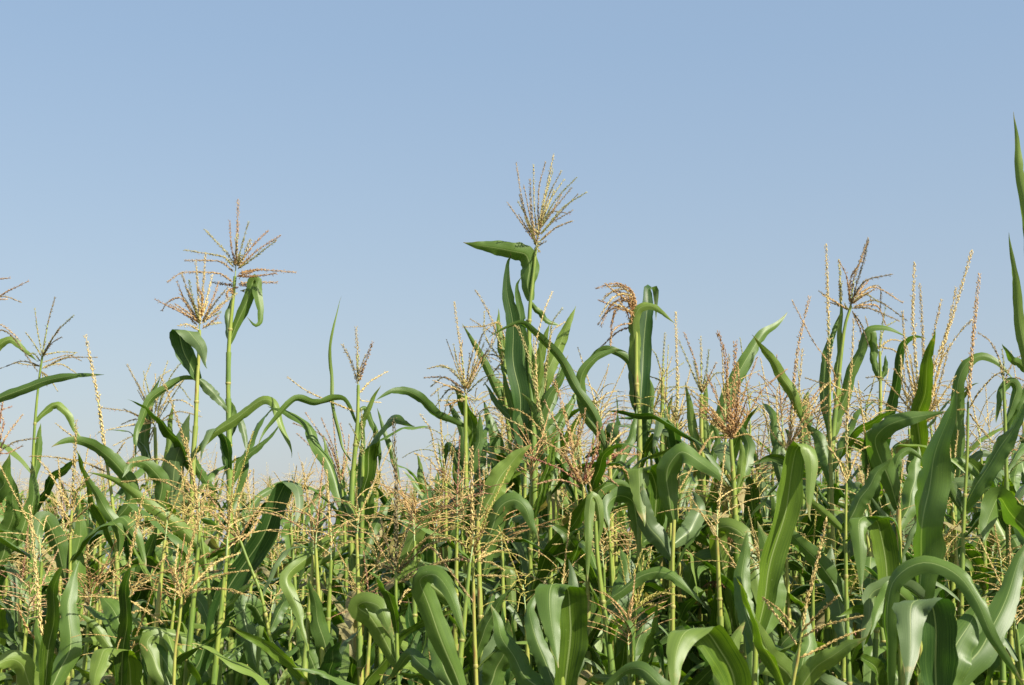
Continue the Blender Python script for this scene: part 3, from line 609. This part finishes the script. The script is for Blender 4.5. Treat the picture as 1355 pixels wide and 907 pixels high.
plant('maize with the largest pale straw tassel, thick rods standing over a haze of threads', 4.3,
  '1218,560 1216,640 1214,700 1214,780', (3, 6), [
  (5,'1218,557 1212,480 1208,420 1210,348'),(4.4,'1220,555 1222,470 1217,375'),(5.2,'1224,560 1232,500 1260,420 1286,332'),(4,'1222,555 1228,480 1246,396'),(3.4,'1225,560 1245,480 1270,440 1287,423'),
  (3.6,'1218,555 1200,480 1194,412'),(3.4,'1226,560 1240,520 1257,455'),(2.8,'1216,560 1195,530 1165,500 1145,500'),(2.8,'1216,565 1190,545 1160,530 1130,532'),(2.8,'1222,560 1250,545 1278,542'),
  (3,'1215,560 1205,520 1183,488'),(3,'1222,560 1240,535 1264,498'),(2.8,'1218,560 1210,510 1205,470'),(2.8,'1220,560 1232,515 1236,470'),(3,'1216,562 1200,550 1182,555'),(2.8,'1218,555 1195,515 1192,470'),
  (3,'1219,560 1228,530 1245,510 1268,520')], 's', [
  (20,'v',0,0,.05,'1216,700 1214,640 1218,590 1222,550',G),(18,'v',0,0,-.05,'1214,660 1208,620 1212,580 1212,550'),(24,'v',20,10,-.1,'1214,690 1238,660 1260,640 1300,640',B)])
plant('maize with a very wide dark upright blade pointing at the brown straight spike', 3.4,
  '1216,800 1218,860 1220,920', (4, 6), None, 's', [
  (56,'v',44,40,-.1,'1217,810 1218,740 1224,670 1236,610 1252,560 1265,512',G),(24,'v',45,10,-.05,'1216,810 1228,800 1208,783 1188,775 1168,776 1152,792 1147,825 1142,862',B),
  (22,'v',0,0,-.15,'1216,820 1196,790 1180,780 1165,800 1152,840')], low=2)
plant('maize with one straight brown spike on a long bare stem beside the big straw tassel', 4.1,
  '1281,532 1280,600 1276,672 1273,760 1272,840', (1.8, 5.5), [(5.4,'1281,532 1285,480 1290,420 1296,362'),(2.6,'1283,540 1295,520 1316,497 1334,490'),(2.2,'1281,545 1300,570 1318,590')], 'rs', [
  (32,'v',45,40,-.1,'1275,674 1290,645 1312,610 1338,570 1362,525',G),(16,'v',10,0,0,'1275,674 1262,650 1250,640 1230,655'),(13,'v',10,10,0,'1274,680 1255,640 1270,610 1310,650')])
plant('maize with a tall pale blade arching over to a dark end near the brown spike', 4.7,
  '1262,640 1262,720 1260,800', (4, 5), [(2.4,'1262,640 1264,600 1268,570'),(2,'1262,640 1250,610 1245,590')], 's', [
  (20,'v',0,30,-.05,'1262,650 1267,590 1266,540 1268,505 1280,480 1300,470 1322,481 1344,507',G),(14,'v',20,0,0,'1262,660 1280,620 1300,600 1330,610')])
plant('maize at the side border with two stiff pointed blade tips standing far above the others', 3.6,
  '1392,420 1390,560 1388,700 1388,900', (4, 6), None, 's', [
  (19,'v',0,10,0,'1392,470 1374,390 1357,280 1348,210 1341,148',X),(17,'v',0,10,-.05,'1390,600 1368,520 1352,440 1343,370 1335,308',X),(44,'v',42,30,-.1,'1388,730 1345,690 1320,660 1300,720',G)])
plant('maize showing a wiry dark tassel and curled leaf tips close to the side border', 4.6,
  '1328,505 1330,560 1332,640', (2.4, 5), [(2.8,'1328,505 1322,475 1310,452 1294,440'),(2.6,'1328,505 1328,480 1326,462'),(2.4,'1329,505 1340,480 1352,470'),(2.4,'1329,508 1345,500 1356,505')], 'dg', [
  (14,'v',30,0,0,'1330,560 1345,520 1338,505 1325,520 1318,560'),(16,'v',0,0,0,'1332,580 1340,560 1352,540 1362,500',G),(12,'v',10,10,-.1,'1372,505 1350,482 1338,475 1326,455',G)])
plant('maize with a broad pale leaf bent sharply sideways above a dark hanging base', 3.9,
  '1189,674 1190,740 1191,800', (4, 5.6), [(2.4,'1189,676 1192,640 1196,610')], 's', [
  (31,'v',5,10,-.15,'1189,676 1178,640 1163,602 1159,580 1175,563 1205,553 1252,545'),(15,'v',20,0,.0,'1189,676 1182,640 1188,606 1204,597 1226,612'),
  (15,'v',10,0,0,'1200,770 1186,722 1173,688 1151,657',B),(26,'v',0,0,.1,'1190,700 1205,660 1212,620 1215,590',G)])
plant('maize with a thin straight straw spike and a clean stem that carries a shadow-striped blade', 3.7,
  '1120,640 1119,700 1120,790 1122,860 1124,907', (2.0, 5.4), [(3.6,'1120,640 1121,560 1127,480 1130,422'),(2.4,'1120,640 1110,610 1095,590'),(2.4,'1120,638 1135,600 1150,590')], 's', [
  (23,'v',20,10,-.05,'1119,702 1128,680 1145,650 1163,624 1180,605',G),(12,'v',10,10,-.1,'1119,706 1100,688 1080,670 1058,655',X),(27,'v',20,10,0,'1120,800 1100,766 1075,736 1048,708 1030,690',G),
  (34,'s',10,-10,-.16,'1180,860 1172,745 1162,692 1150,683 1136,690 1138,730 1141,786'),(30,'v',0,0,.1,'1122,860 1110,800 1098,760 1100,720',B)], low=3)
plant('maize in the lowest corner whose blade folds over into a pale hanging triangle', 3.0,
  '1240,960 1241,1040', (5, 7), None, 's', [
  (52,'s',5,0,-.20,'1240,960 1238,880 1238,835 1230,798 1208,797 1205,835 1203,875 1200,912',B),(56,'v',0,0,.1,'1228,960 1252,885 1278,832 1306,788',G)], low=1)
plant('maize whose long blade arches high and then widens into a dark corner-filling sweep', 3.2,
  '1178,935 1178,1000', (5, 6), None, 's', [
  (27,'v',66,-30,-.2,'1178,940 1172,830 1182,772 1200,750 1223,743 1250,753 1275,772 1297,802 1314,842 1337,882 1364,925',G),(44,'v',0,10,.2,'1185,960 1290,870 1318,820 1338,772 1366,705'),
  (24,'v',0,10,-.05,'1165,960 1120,920 1080,885 1140,845')], low=1)
plant('maize with a loosely branched straw tassel lying low among dark blades, thick lower spike', 3.1,
  '1061,836 1056,871 1049,907 1045,960', (2.2, 5), [
  (5,'1061,836 1066,805 1076,765 1088,714 1094,684'),(3,'1062,835 1080,815 1111,787'),(2.6,'1056,872 1085,858 1110,845 1145,832'),(2.8,'1060,845 1085,830 1112,822 1142,815'),
  (3.4,'1054,853 1035,825 1010,792'),(2.8,'1052,830 1030,806 1008,790')], 's', [(28,'v',5,0,-.1,'1048,935 1075,888 1110,862 1148,842',X),(30,'v',0,0,.15,'1046,950 1060,890 1070,850 1065,800',G)], low=2)
plant('maize whose broad pale panel hangs down with a white midrib, dark on its other half', 2.9,
  '985,980 986,1060', (5, 7), None, 's', [
  (46,'s',10,-5,-.18,'986,970 968,892 945,846 926,831 905,838 895,872 889,925',X),(32,'v',0,20,.1,'980,980 965,930 960,880 985,820',X),(24,'v',20,0,.1,'960,980 880,912 852,887 822,892 788,918',G)], low=1)
plant('maize with a single wide blade folded flat like a draped towel', 3.3,
  '743,890 744,930 745,1000', (5, 7), None, 's', [
  (46,'s',0,5,-.16,'746,935 750,880 756,830 752,785 746,776 730,775 728,800 732,845 739,884',G),(28,'v',0,10,.05,'745,930 760,860 762,800 752,740'),(26,'v',0,0,.1,'742,930 715,860 700,810 715,780'),
  (30,'v',5,0,.15,'740,930 700,900 668,850 650,800')], low=2)
plant('maize with a thick speckled yellow-green stalk from which one narrow blade arches out', 3.8,
  '788,690 790,730 797,791 808,869 812,930', (3, 8), [(2.6,'788,690 782,650 776,620')], 's', [
  (18,'v',40,10,-.1,'798,800 820,783 845,765 866,757 886,760 906,776 933,802',G),(14,'v',0,0,-.05,'790,720 794,690 786,658 780,680 779,720 777,770',X),(30,'v',0,0,.15,'800,830 820,790 830,750 820,725')], low=3)
plant('maize with a small yellow-green tassel of crowded short branches low among the leaves', 3.9,
  '842,802 838,850 838,900', (2.2, 4.5), [(3,'842,802 838,765 850,728'),(2.8,'842,800 835,770 830,735'),(2.8,'842,800 848,765 852,735'),(2.8,'843,800 855,760 862,724'),(2.8,'843,802 870,785 907,790'),
  (2.6,'843,802 865,790 892,776'),(2.6,'841,800 828,775 822,742'),(2.6,'842,804 860,800 880,806'),(2.6,'841,800 825,790 812,780')], 'y', [(28,'v',10,0,.1,'838,870 850,830 845,815 830,830 815,870',G)], low=2)
plant('maize with a dark scoop-shaped leaf folded over and a tapering arm reaching outwards', 4.0,
  '892,688 890,740 890,800', (3, 5), None, 's', [
  (31,'v',5,10,-.1,'892,692 884,655 885,618 898,599 917,604 940,622 963,644',G),(28,'v',0,0,0,'890,740 870,710 855,690 850,640'),(28,'v',0,0,.1,'892,720 915,700 925,670 915,650',B)])
plant('maize with a flat-topped pale leaf folded down, bare cut-looking yellow stalk below', 4.1,
  '846,690 846,740 847,800', (4, 5.5), None, 's', [
  (34,'s',0,0,-.12,'848,700 866,690 868,650 862,624 846,621 847,655 853,697',X),(20,'v',10,0,.05,'848,720 872,700 874,660 864,625'),(26,'v',20,20,-.1,'846,720 838,665 818,657 803,670 806,700',G)])
plant('maize with a wide reddish-purple tassel spread over the leaves under the golden tassel', 4.3,
  '772,645 774,690 777,750 778,800', (2.6, 5), [
  (3,'772,645 765,590 768,548'),(3,'770,640 755,600 735,560 720,530'),(3.2,'772,638 780,600 800,560 816,545'),(3.4,'773,640 800,615 832,590'),(2.8,'768,640 740,620 700,605 686,600'),
  (2.8,'768,645 740,635 708,641'),(3,'774,640 800,630 827,652'),(3.2,'773,640 805,603 845,602'),(3,'770,640 750,610 730,590'),(3,'772,640 790,590 790,558'),(3.2,'774,640 805,620 825,620 836,642'),
  (2.8,'771,642 745,600 712,580'),(3,'772,640 785,610 812,595'),(3,'772,640 760,610 755,575')], 'pQr', [(16,'v',30,0,0,'774,690 785,660 800,645 822,640 845,655',G),(14,'v',0,0,.1,'775,700 790,680 815,670')])
plant('maize with one rusty leaning spike between the hooked spike and the purple tassel', 4.5,
  '758,600 762,660 765,720', (2.2, 4), [(5,'758,600 752,565 742,530 734,505'),(2.4,'758,600 770,570 775,540'),(2.4,'758,602 745,595 725,600')], 'r', [(14,'v',0,0,.1,'762,660 750,630 745,600')])
plant('maize with a small feathery reddish tassel under the long arching dark leaf', 5.2,
  '452,640 456,700 458,780', (2.2, 4), [(2.4,'452,638 444,590 440,540'),(2.2,'452,640 440,590 425,553'),(2.2,'452,640 430,585 404,546'),(2.2,'452,630 430,580 388,560'),(2.2,'453,635 456,590 450,560'),
  (2.4,'450,640 420,600 393,574'),(2.2,'452,636 460,600 462,575')], 'pr', [(10,'v',0,0,0,'455,690 445,650 432,600 428,575',X)])
plant('maize with a thin airy grey-tan tassel of few spread threads on a slim pale stem', 5.0,
  '56,472 52,500 47,550 44,600 42,680', (1.7, 3.6), [(2.2,'56,472 63,430 73,393'),(1.5,'56,470 50,440 46,408'),(1.5,'55,472 45,455 34,440'),(2.2,'57,470 75,440 98,417'),(1.6,'57,472 68,455 82,446'),
  (1.8,'54,485 30,478 0,488'),(1.8,'56,488 85,474 129,473'),(1.5,'56,480 90,470 108,478'),(1.8,'57,486 80,482 101,494'),(1.5,'55,492 68,505 77,519'),(2,'53,478 45,468 38,470'),(1.4,'56,470 80,466 102,467')], 'dg', [
  (11,'v',20,0,0,'45,560 57,547 68,537 78,536 90,550 101,572 110,585',X),(12,'v',0,0,0,'44,640 50,600 52,575 54,560')], tz=.15)
plant('maize mostly outside the frame whose narrow blade reaches in like a long knife', 4.6,
  '-40,560 -38,640 -38,760', (3, 5), None, 's', [(14,'v',20,5,-.1,'-40,545 0,527 30,515 65,503 100,497 138,496',G),(26,'v',10,0,-.1,'-38,700 -10,660 5,640 12,600',G)])
plant('maize behind the airy grey-tan tassel, its tan branch ends reaching in from the border', 4.9,
  '-30,440 -30,520 -30,640', (2.4, 5), [(3,'-30,440 -28,390 -26,350'),(2.6,'-30,420 0,392 38,372'),(2.2,'-30,415 -5,372 14,368'),(2.4,'-30,425 0,393 28,400'),(2.4,'-30,430 -5,398 10,396'),(2.6,'-30,440 0,430 28,452'),
  (2.4,'-30,440 10,440 50,492'),(2.4,'-30,440 -50,400 -60,380')], 'dr', [(12,'v',20,0,0,'-30,500 -5,462 12,450 28,459 49,479',X)])
plant('maize with one straight thick greenish-straw spike leaning slightly, tall above its neighbours', 4.5,
  '139,600 147,650 152,700 156,780', (2.2, 5), [(5,'139,600 130,530 113,443'),(2.6,'145,608 120,592 95,577 73,560'),(2.6,'141,625 110,612 70,605 40,604'),(2.4,'142,615 155,600 165,585')], 's', [
  (22,'v',15,5,-.1,'152,690 175,655 150,610 122,590 95,582 68,592',G),(18,'v',0,10,-.2,'210,760 268,735 245,705 215,680 180,655 148,634 116,625',X),(22,'v',20,0,-.1,'206,690 214,640 195,615 175,613 162,632',G)])
plant('maize with a straight pale spike and short forked branches above the curling dark blade', 4.2,
  '95,676 93,713 92,780', (2.0, 5), [(4.6,'95,676 98,620 101,556'),(3.6,'95,675 80,650 65,625 50,607'),(2.8,'96,672 105,645 118,632'),(2.8,'95,692 108,680 122,666'),(2.4,'93,690 75,665 60,655'),
  (2.4,'95,680 108,660 126,655')], 's', [
  (16,'v',10,20,-.05,'158,730 158,706 140,674 120,640 111,620',G),(30,'v',0,0,0,'92,830 98,770 104,720 108,670',G),(26,'v',30,0,-.1,'90,780 75,720 60,688 48,710 46,750',G)])
plant('maize with a bristly brown-straw spike on the lower side, leaning over a pointed dark blade', 3.5,
  '55,850 56,890 57,940', (2.2, 4), [(4.8,'55,850 51,790 45,730 40,670'),(3,'57,848 65,815 91,791'),(2.6,'50,850 35,830 22,800')], 'sr', [
  (18,'v',0,0,-.05,'58,950 56,890 52,850 47,818',G),(32,'v',20,0,-.1,'60,960 42,915 32,885 15,873 -5,880 -20,900',X),(30,'v',0,0,.1,'57,930 92,860 90,800 97,768 106,742',G)], low=2)
plant('maize with dark reddish wiry tassel tips just inside the side border', 4.7,
  '-4,600 -4,680 -4,780', (2.6, 5), [(3,'-4,600 0,560 5,520'),(2.8,'-4,600 5,560 0,545 16,538'),(2.6,'-3,600 10,575 30,549'),(2.4,'-4,600 20,585 50,580'),(2.4,'-4,600 10,600 30,590')], 'pd', [
  (24,'v',0,0,-.1,'-4,760 12,700 18,660 10,620',G),(20,'v',10,0,0,'-4,740 30,700 45,650 40,610')])
plant('maize with a light broad diagonal leaf in front of the dense straw tassels', 4.1,
  '632,690 634,760 636,820', (3.4, 5), [(2.6,'632,690 640,650 640,620'),(2.4,'632,690 622,660 615,640'),(2.4,'632,690 660,660 680,640')], 's', [
  (32,'v',5,0,0,'632,700 655,645 680,608 704,588',X),(27,'v',10,10,-.05,'640,760 650,700 662,672 680,663 697,676 712,714',G),(33,'v',0,10,-.05,'600,800 540,745 548,712 566,684 582,672',X)])
plant('maize with slim pale spikes and a wide sky-side leaf behind the dark brown spike', 4.8,
  '590,640 590,700 591,800', (2.4, 5), [(3.2,'590,640 586,600 583,556'),(3,'590,640 576,600 570,570 556,548'),(2.8,'590,642 598,610 603,580'),(2.4,'590,640 570,610 548,600')], 's', [
  (14,'v',0,0,0,'590,700 575,660 560,640 552,600',X),(20,'v',0,20,0,'591,720 606,680 610,650 600,620',G)])

# ------------------------------------------------------------------ the rows behind and between
def tassel_mesh(seed, c, dn=1.0, few=False):
    r = random.Random(seed); b = MB(); H = r.uniform(.30, .40); lean = Vector((r.uniform(-.05, .05), r.uniform(-.05, .05), 0))
    b.tube([Vector((0, 0, -.02)), Vector((0, 0, .10)) + lean * .2], .0022, 5, 2)
    branch_shape(b, [Vector((0, 0, .05)), Vector((0, 0, H * .5)) + lean, Vector((0, 0, H)) + lean * 2.4], r.uniform(.0032, .0056), seed, dn, 0)
    nb = r.choice((1, 3, 4, 6, 8)) if few else r.choice((8, 11, 14, 17, 20)); op = r.uniform(.35, .9); dr = r.uniform(.1, 1.5)
    for i in range(nb):
        az = i * 2.4 + r.uniform(-.5, .5); L = r.uniform(.13, .24) * (1 - .25 * i / nb); th = op * r.uniform(.6, 1.4)
        p = Vector((0, 0, .02 + .13 * i / nb)); C = [p.copy()]; h = Vector((math.cos(az), math.sin(az), 0))
        for k in range(5):
            th += dr * r.uniform(.5, 1.3) / 5; C.append(C[-1] + (h * math.sin(th) + Vector((0, 0, math.cos(th)))) * L / 5)
        branch_shape(b, C, r.uniform(.0014, .0028), seed * 7 + i, .9 * dn, .1)
    return b.mesh('tassel', [TAS[c], ANTHER, STEM])
KINDS = ['s', 's', 'g', 's', 'r', 's', 'y', 's', 'p', 's', 's', 's']
WORD = {'s': 'pale straw', 'g': 'greenish tan', 'r': 'rusty', 'y': 'yellow-green', 'p': 'reddish', 'd': 'dark brown'}
PROTO = []
for v in range(22):
    r = random.Random(500 + v); H = 2.30; c = KINDS[v % len(KINDS)]
    root = bpy.data.objects.new('maize_plant', None); col.objects.link(root)
    parts = []
    bend = Vector((r.uniform(-.06, .06), r.uniform(-.06, .06), 0))
    C = [Vector((0, 0, H)) + bend, Vector((0, 0, H * .6)) + bend * .3, Vector((0, 0, 0)), Vector((0, 0, -.04))]
    parts.append(link('stalk', stalk_shape(C, .0045, .0155, 500 + v).mesh('stalk', [STALK, NODE, SHEATH]), root))
    t = link('tassel', tassel_mesh(600 + v, c, 1.0, v in (17, 19, 21)), root); t.location = C[0]; parts.append(t)
    sparse = v >= 16; az = r.uniform(0, 6.28); nl = 9 if sparse else 13
    for i in range(nl):
        z = .25 + (H - (.80 if sparse else .38)) * (i / (nl - 1)) ** .92
        a = az + (i % 2) * math.pi + r.uniform(-.35, .35)
        top = i / (nl - 1); L = (.78 - .38 * max(0, top - .5) * 2) * r.uniform(.8, 1.1)
        me = random_leaf(r, 7000 + v * 40 + i, L, a, (LEAF_D if r.random() < .06 else (LEAF, LEAF, LEAF_B, LEAF, LEAF_Y, LEAF_Y)[r.randrange(6)]), r.uniform(.08, .50), r.uniform(.1, 1.9))
        l = link('leaf', me, root); l.location = bend * (.3 + .7 * max(0, z / H - .6) / .4 if z / H > .6 else z / H * .5) + Vector((0, 0, z)); parts.append(l)
    PROTO.append((root, parts, c))

def skyline(px):
    pr = [(-200, 575), (0, 580), (60, 600), (130, 575), (200, 545), (260, 560), (330, 610), (400, 590), (470, 560), (540, 600), (600, 555), (680, 490), (780, 505), (860, 530), (930, 510), (1020, 530),
          (1090, 505), (1200, 500), (1280, 540), (1355, 520), (1600, 520)]
    for (a, b), (c, d) in zip(pr, pr[1:]):
        if a <= px <= c: return b + (d - b) * (px - a) / (c - a)
    return 540
def anchor(x, Z):
    px = PW / 2 + x / Z * F
    marks = [(30, 'the thin airy tassel'), (113, 'the thick leaning greenish spike'), (205, 'the tassel of arching threads'), (268, 'the bushy tassel over a folded leaf'), (315, 'the wide star tassel'),
             (400, 'the long arching dark leaf'), (472, 'the three pink-dotted spikes'), (523, 'the dark brown spike'), (612, 'the dense drooping straw tassel'), (708, 'the tall fan tassel'), (780, 'the purple tassel'),
             (842, 'the golden drooping tassel'), (896, 'the straight thin straw spike'), (968, 'the rusty twin-spiked tassel'), (1058, 'the brown leaning spikes'), (1130, 'the nodding dark tassel'),
             (1215, 'the largest straw tassel'), (1290, 'the straight brown spike'), (1345, 'the two stiff pointed blades')]
    m = min(marks, key=lambda q: abs(q[0] - px))
    return m[1], ('left' if px < m[0] else 'right')
used = set(); spots = []
fr = random.Random(77)
row = 0
Z = 3.75
while Z < 8.3:
    half = Z * .42 + .35
    step = .33 if Z < 7 else .37
    x = -half + fr.uniform(0, step)
    while x < half:
        spots.append((x + fr.uniform(-.09, .09), Z + fr.uniform(-.16, .16), row)); x += step * fr.uniform(.75, 1.3)
    Z += .55 if Z < 7 else .72; row += 1
n_f = 0
def fill(x, Z, row, py_top, forced=None):
    """py_top: where the tip of its tassel is seen"""
    global n_f
    px = PW / 2 + x / Z * F
    h = P(px, py_top, Z).z
    h = max(1.45, min(h, 2.95)); i = forced if forced is not None else fr.randrange(len(PROTO) if fr.random() < .5 else 16)
    root, parts, c = PROTO[i]
    s = h / 2.62; s2 = .82 + .18 * s
    if i not in used: used.add(i); o = root; new = parts
    else:
        o = root.copy(); col.objects.link(o); new = []
        for q in parts:
            d = q.copy(); col.objects.link(d); d.parent = o; new.append(d)
    o.location = (x, Z, 0); o.rotation_euler = (fr.uniform(-.03, .03), fr.uniform(-.05, .05), fr.uniform(0, 6.28)); o.scale = (s2, s2, s)
    a, side = anchor(x, Z)
    where = ('first rows' if row < 4 else 'middle rows' if row < 6 else 'back rows')
    size = 'short' if h < 2.05 else 'tall' if h > 2.45 else 'mid-height'
    tag(o, f'{size} maize, {WORD[c]} tassel, {where}, {side} of {a}', GROUP)
    n_f += 1
for (x, Z, row) in spots:
    px = PW / 2 + x / Z * F
    if Z < 4.2 and fr.random() < .35: continue
    if Z > 6.9 and fr.random() < .60: continue
    base = skyline(px)
    py = base + (fr.random() ** .8) * (130 if Z < 8 else 90)
    if Z < 4.2: py = 690 + fr.random() * 170
    elif Z < 5.2: py = base + 20 + fr.random() * 150
    fill(x, Z, row, py)
for px, Z, py in ((640, 5.4, 470), (668, 5.7, 440), (690, 5.2, 455), (715, 5.6, 430), (738, 5.3, 465), (765, 5.5, 480), (655, 5.9, 500), (728, 5.9, 450)):
    fill((px - PW / 2) / F * Z, Z, 3, py, fr.choice((0, 1, 3, 7)))
for i in range(24):                 # the taller stand from the middle of the field to its side
    px = 770 + 640 * (i + fr.random()) / 24; Z = fr.uniform(4.7, 6.6)
    fill((px - PW / 2) / F * Z, Z, 3, fr.uniform(460, 560))
for i in range(52):                 # slim ones whose tassels stand on bare stems in front of the leaves
    px = -10 + 1375 * (i + fr.random()) / 52; Z = fr.uniform(3.5, 4.9)
    fill((px - PW / 2) / F * Z, Z, 1, fr.uniform(575, 740), fr.randrange(16, 22))
for i in range(24):                 # slim ones crowding the skyline with their tassels
    px = 560 + 800 * (i + fr.random()) / 24; Z = fr.uniform(5.0, 6.8)
    fill((px - PW / 2) / F * Z, Z, 3, fr.uniform(455, 560), fr.choice((16, 18, 20, 17, 19)))
for i in range(34):                 # tasselled plants scattered between the first rows
    px = -20 + 1395 * (i + fr.random()) / 34; Z = fr.uniform(4.3, 6.6)
    fill((px - PW / 2) / F * Z, Z, 2, fr.uniform(570, 690), fr.choice((0, 1, 3, 5, 7, 10, 11, 6)))
# the far rows that merge into one mass
vs, fs, ms, uvs = [], [], [], []
mats = [LEAF, LEAF_B, LEAF_Y, LEAF_D, STALK, NODE, SHEATH, ANTHER, STEM] + [TAS[k] for k in TAS]
import numpy as np
VV, FF, MM, UU = [], [], [], []; nv = 0
cache = {}
def arrays(q):
    if q.name not in cache:
        me = q.data; v = np.empty(len(me.vertices) * 3); me.vertices.foreach_get('co', v)
        lt = np.empty(len(me.polygons), int); me.polygons.foreach_get('loop_total', lt)
        lv = np.empty(len(me.loops), int); me.loops.foreach_get('vertex_index', lv)
        mi = np.empty(len(me.polygons), int); me.polygons.foreach_get('material_index', mi)
        u = np.empty(len(me.loops) * 2); me.uv_layers[0].data.foreach_get('uv', u)
        mp = np.array([mats.index(m) for m in me.materials])
        cache[q.name] = (v.reshape(-1, 3) + np.array(q.location), lt, lv, mp[mi], u)
    return cache[q.name]
def arrays_mesh(me):
    if me.name not in cache:
        class _Q: pass
        q = _Q(); q.name = me.name; q.data = me; q.location = (0, 0, 0); arrays(q)
    return cache[me.name]
LT, LV = [], []
FT = [tassel_mesh(800 + i, c_, .5) for i, c_ in enumerate('ssgsrsps')]
Z = 8.8
while Z < 17:
    half = Z * .40 + .3; x = -half
    while x < half:
        xx = x + fr.uniform(-.12, .12); zz = Z + fr.uniform(-.2, .2); px = PW / 2 + xx / zz * F
        h = max(1.9, min(P(px, skyline(px) + fr.random() * 55, zz).z, fr.uniform(2.5, 3.15))); s = h / 2.62
        root, parts, c = PROTO[fr.randrange(len(PROTO))]; a = fr.uniform(0, 6.28); ca, sa = math.cos(a), math.sin(a)
        M = np.array([[ca, -sa, 0], [sa, ca, 0], [0, 0, 1]]) * np.array([1, 1, 1])
        for q in parts:
            if q.name.startswith('tassel'):
                loc = np.array(q.location); tm = FT[fr.randrange(len(FT))]; v, lt, lv, mi, u = arrays_mesh(tm); v = v + loc
            else: v, lt, lv, mi, u = arrays(q)
            VV.append((v * np.array([.9, .9, s])) @ M.T + np.array([xx, zz, 0])); LT.append(lt); LV.append(lv + nv); MM.append(mi); UU.append(u); nv += len(v)
        x += .35 * fr.uniform(.75, 1.25)
    Z += .8
V_ = np.concatenate(VV); lt = np.concatenate(LT); lv = np.concatenate(LV); mi = np.concatenate(MM); u = np.concatenate(UU)
me = bpy.data.meshes.new('far_maize_rows'); me.vertices.add(len(V_)); me.vertices.foreach_set('co', V_.ravel())
me.loops.add(len(lv)); me.loops.foreach_set('vertex_index', lv); me.polygons.add(len(lt))
me.polygons.foreach_set('loop_start', np.concatenate([[0], np.cumsum(lt)[:-1]])); me.polygons.foreach_set('loop_total', lt)
for m in mats: me.materials.append(m)
me.polygons.foreach_set('material_index', mi); me.polygons.foreach_set('use_smooth', np.ones(len(lt), bool))
ul = me.uv_layers.new(name='UVMap'); ul.data.foreach_set('uv', u); me.update(calc_edges=True); me.validate()
o = link('far_maize_rows', me); o['kind'] = 'stuff'; o['label'] = 'mass of distant maize rows merging behind the field'

# unused prototypes leave the scene
for i, (root, parts, c) in enumerate(PROTO):
    if i not in used:
        for q in parts: bpy.data.objects.remove(q)
        bpy.data.objects.remove(root)
print('fillers', n_f, 'heroes', len(HEROES))
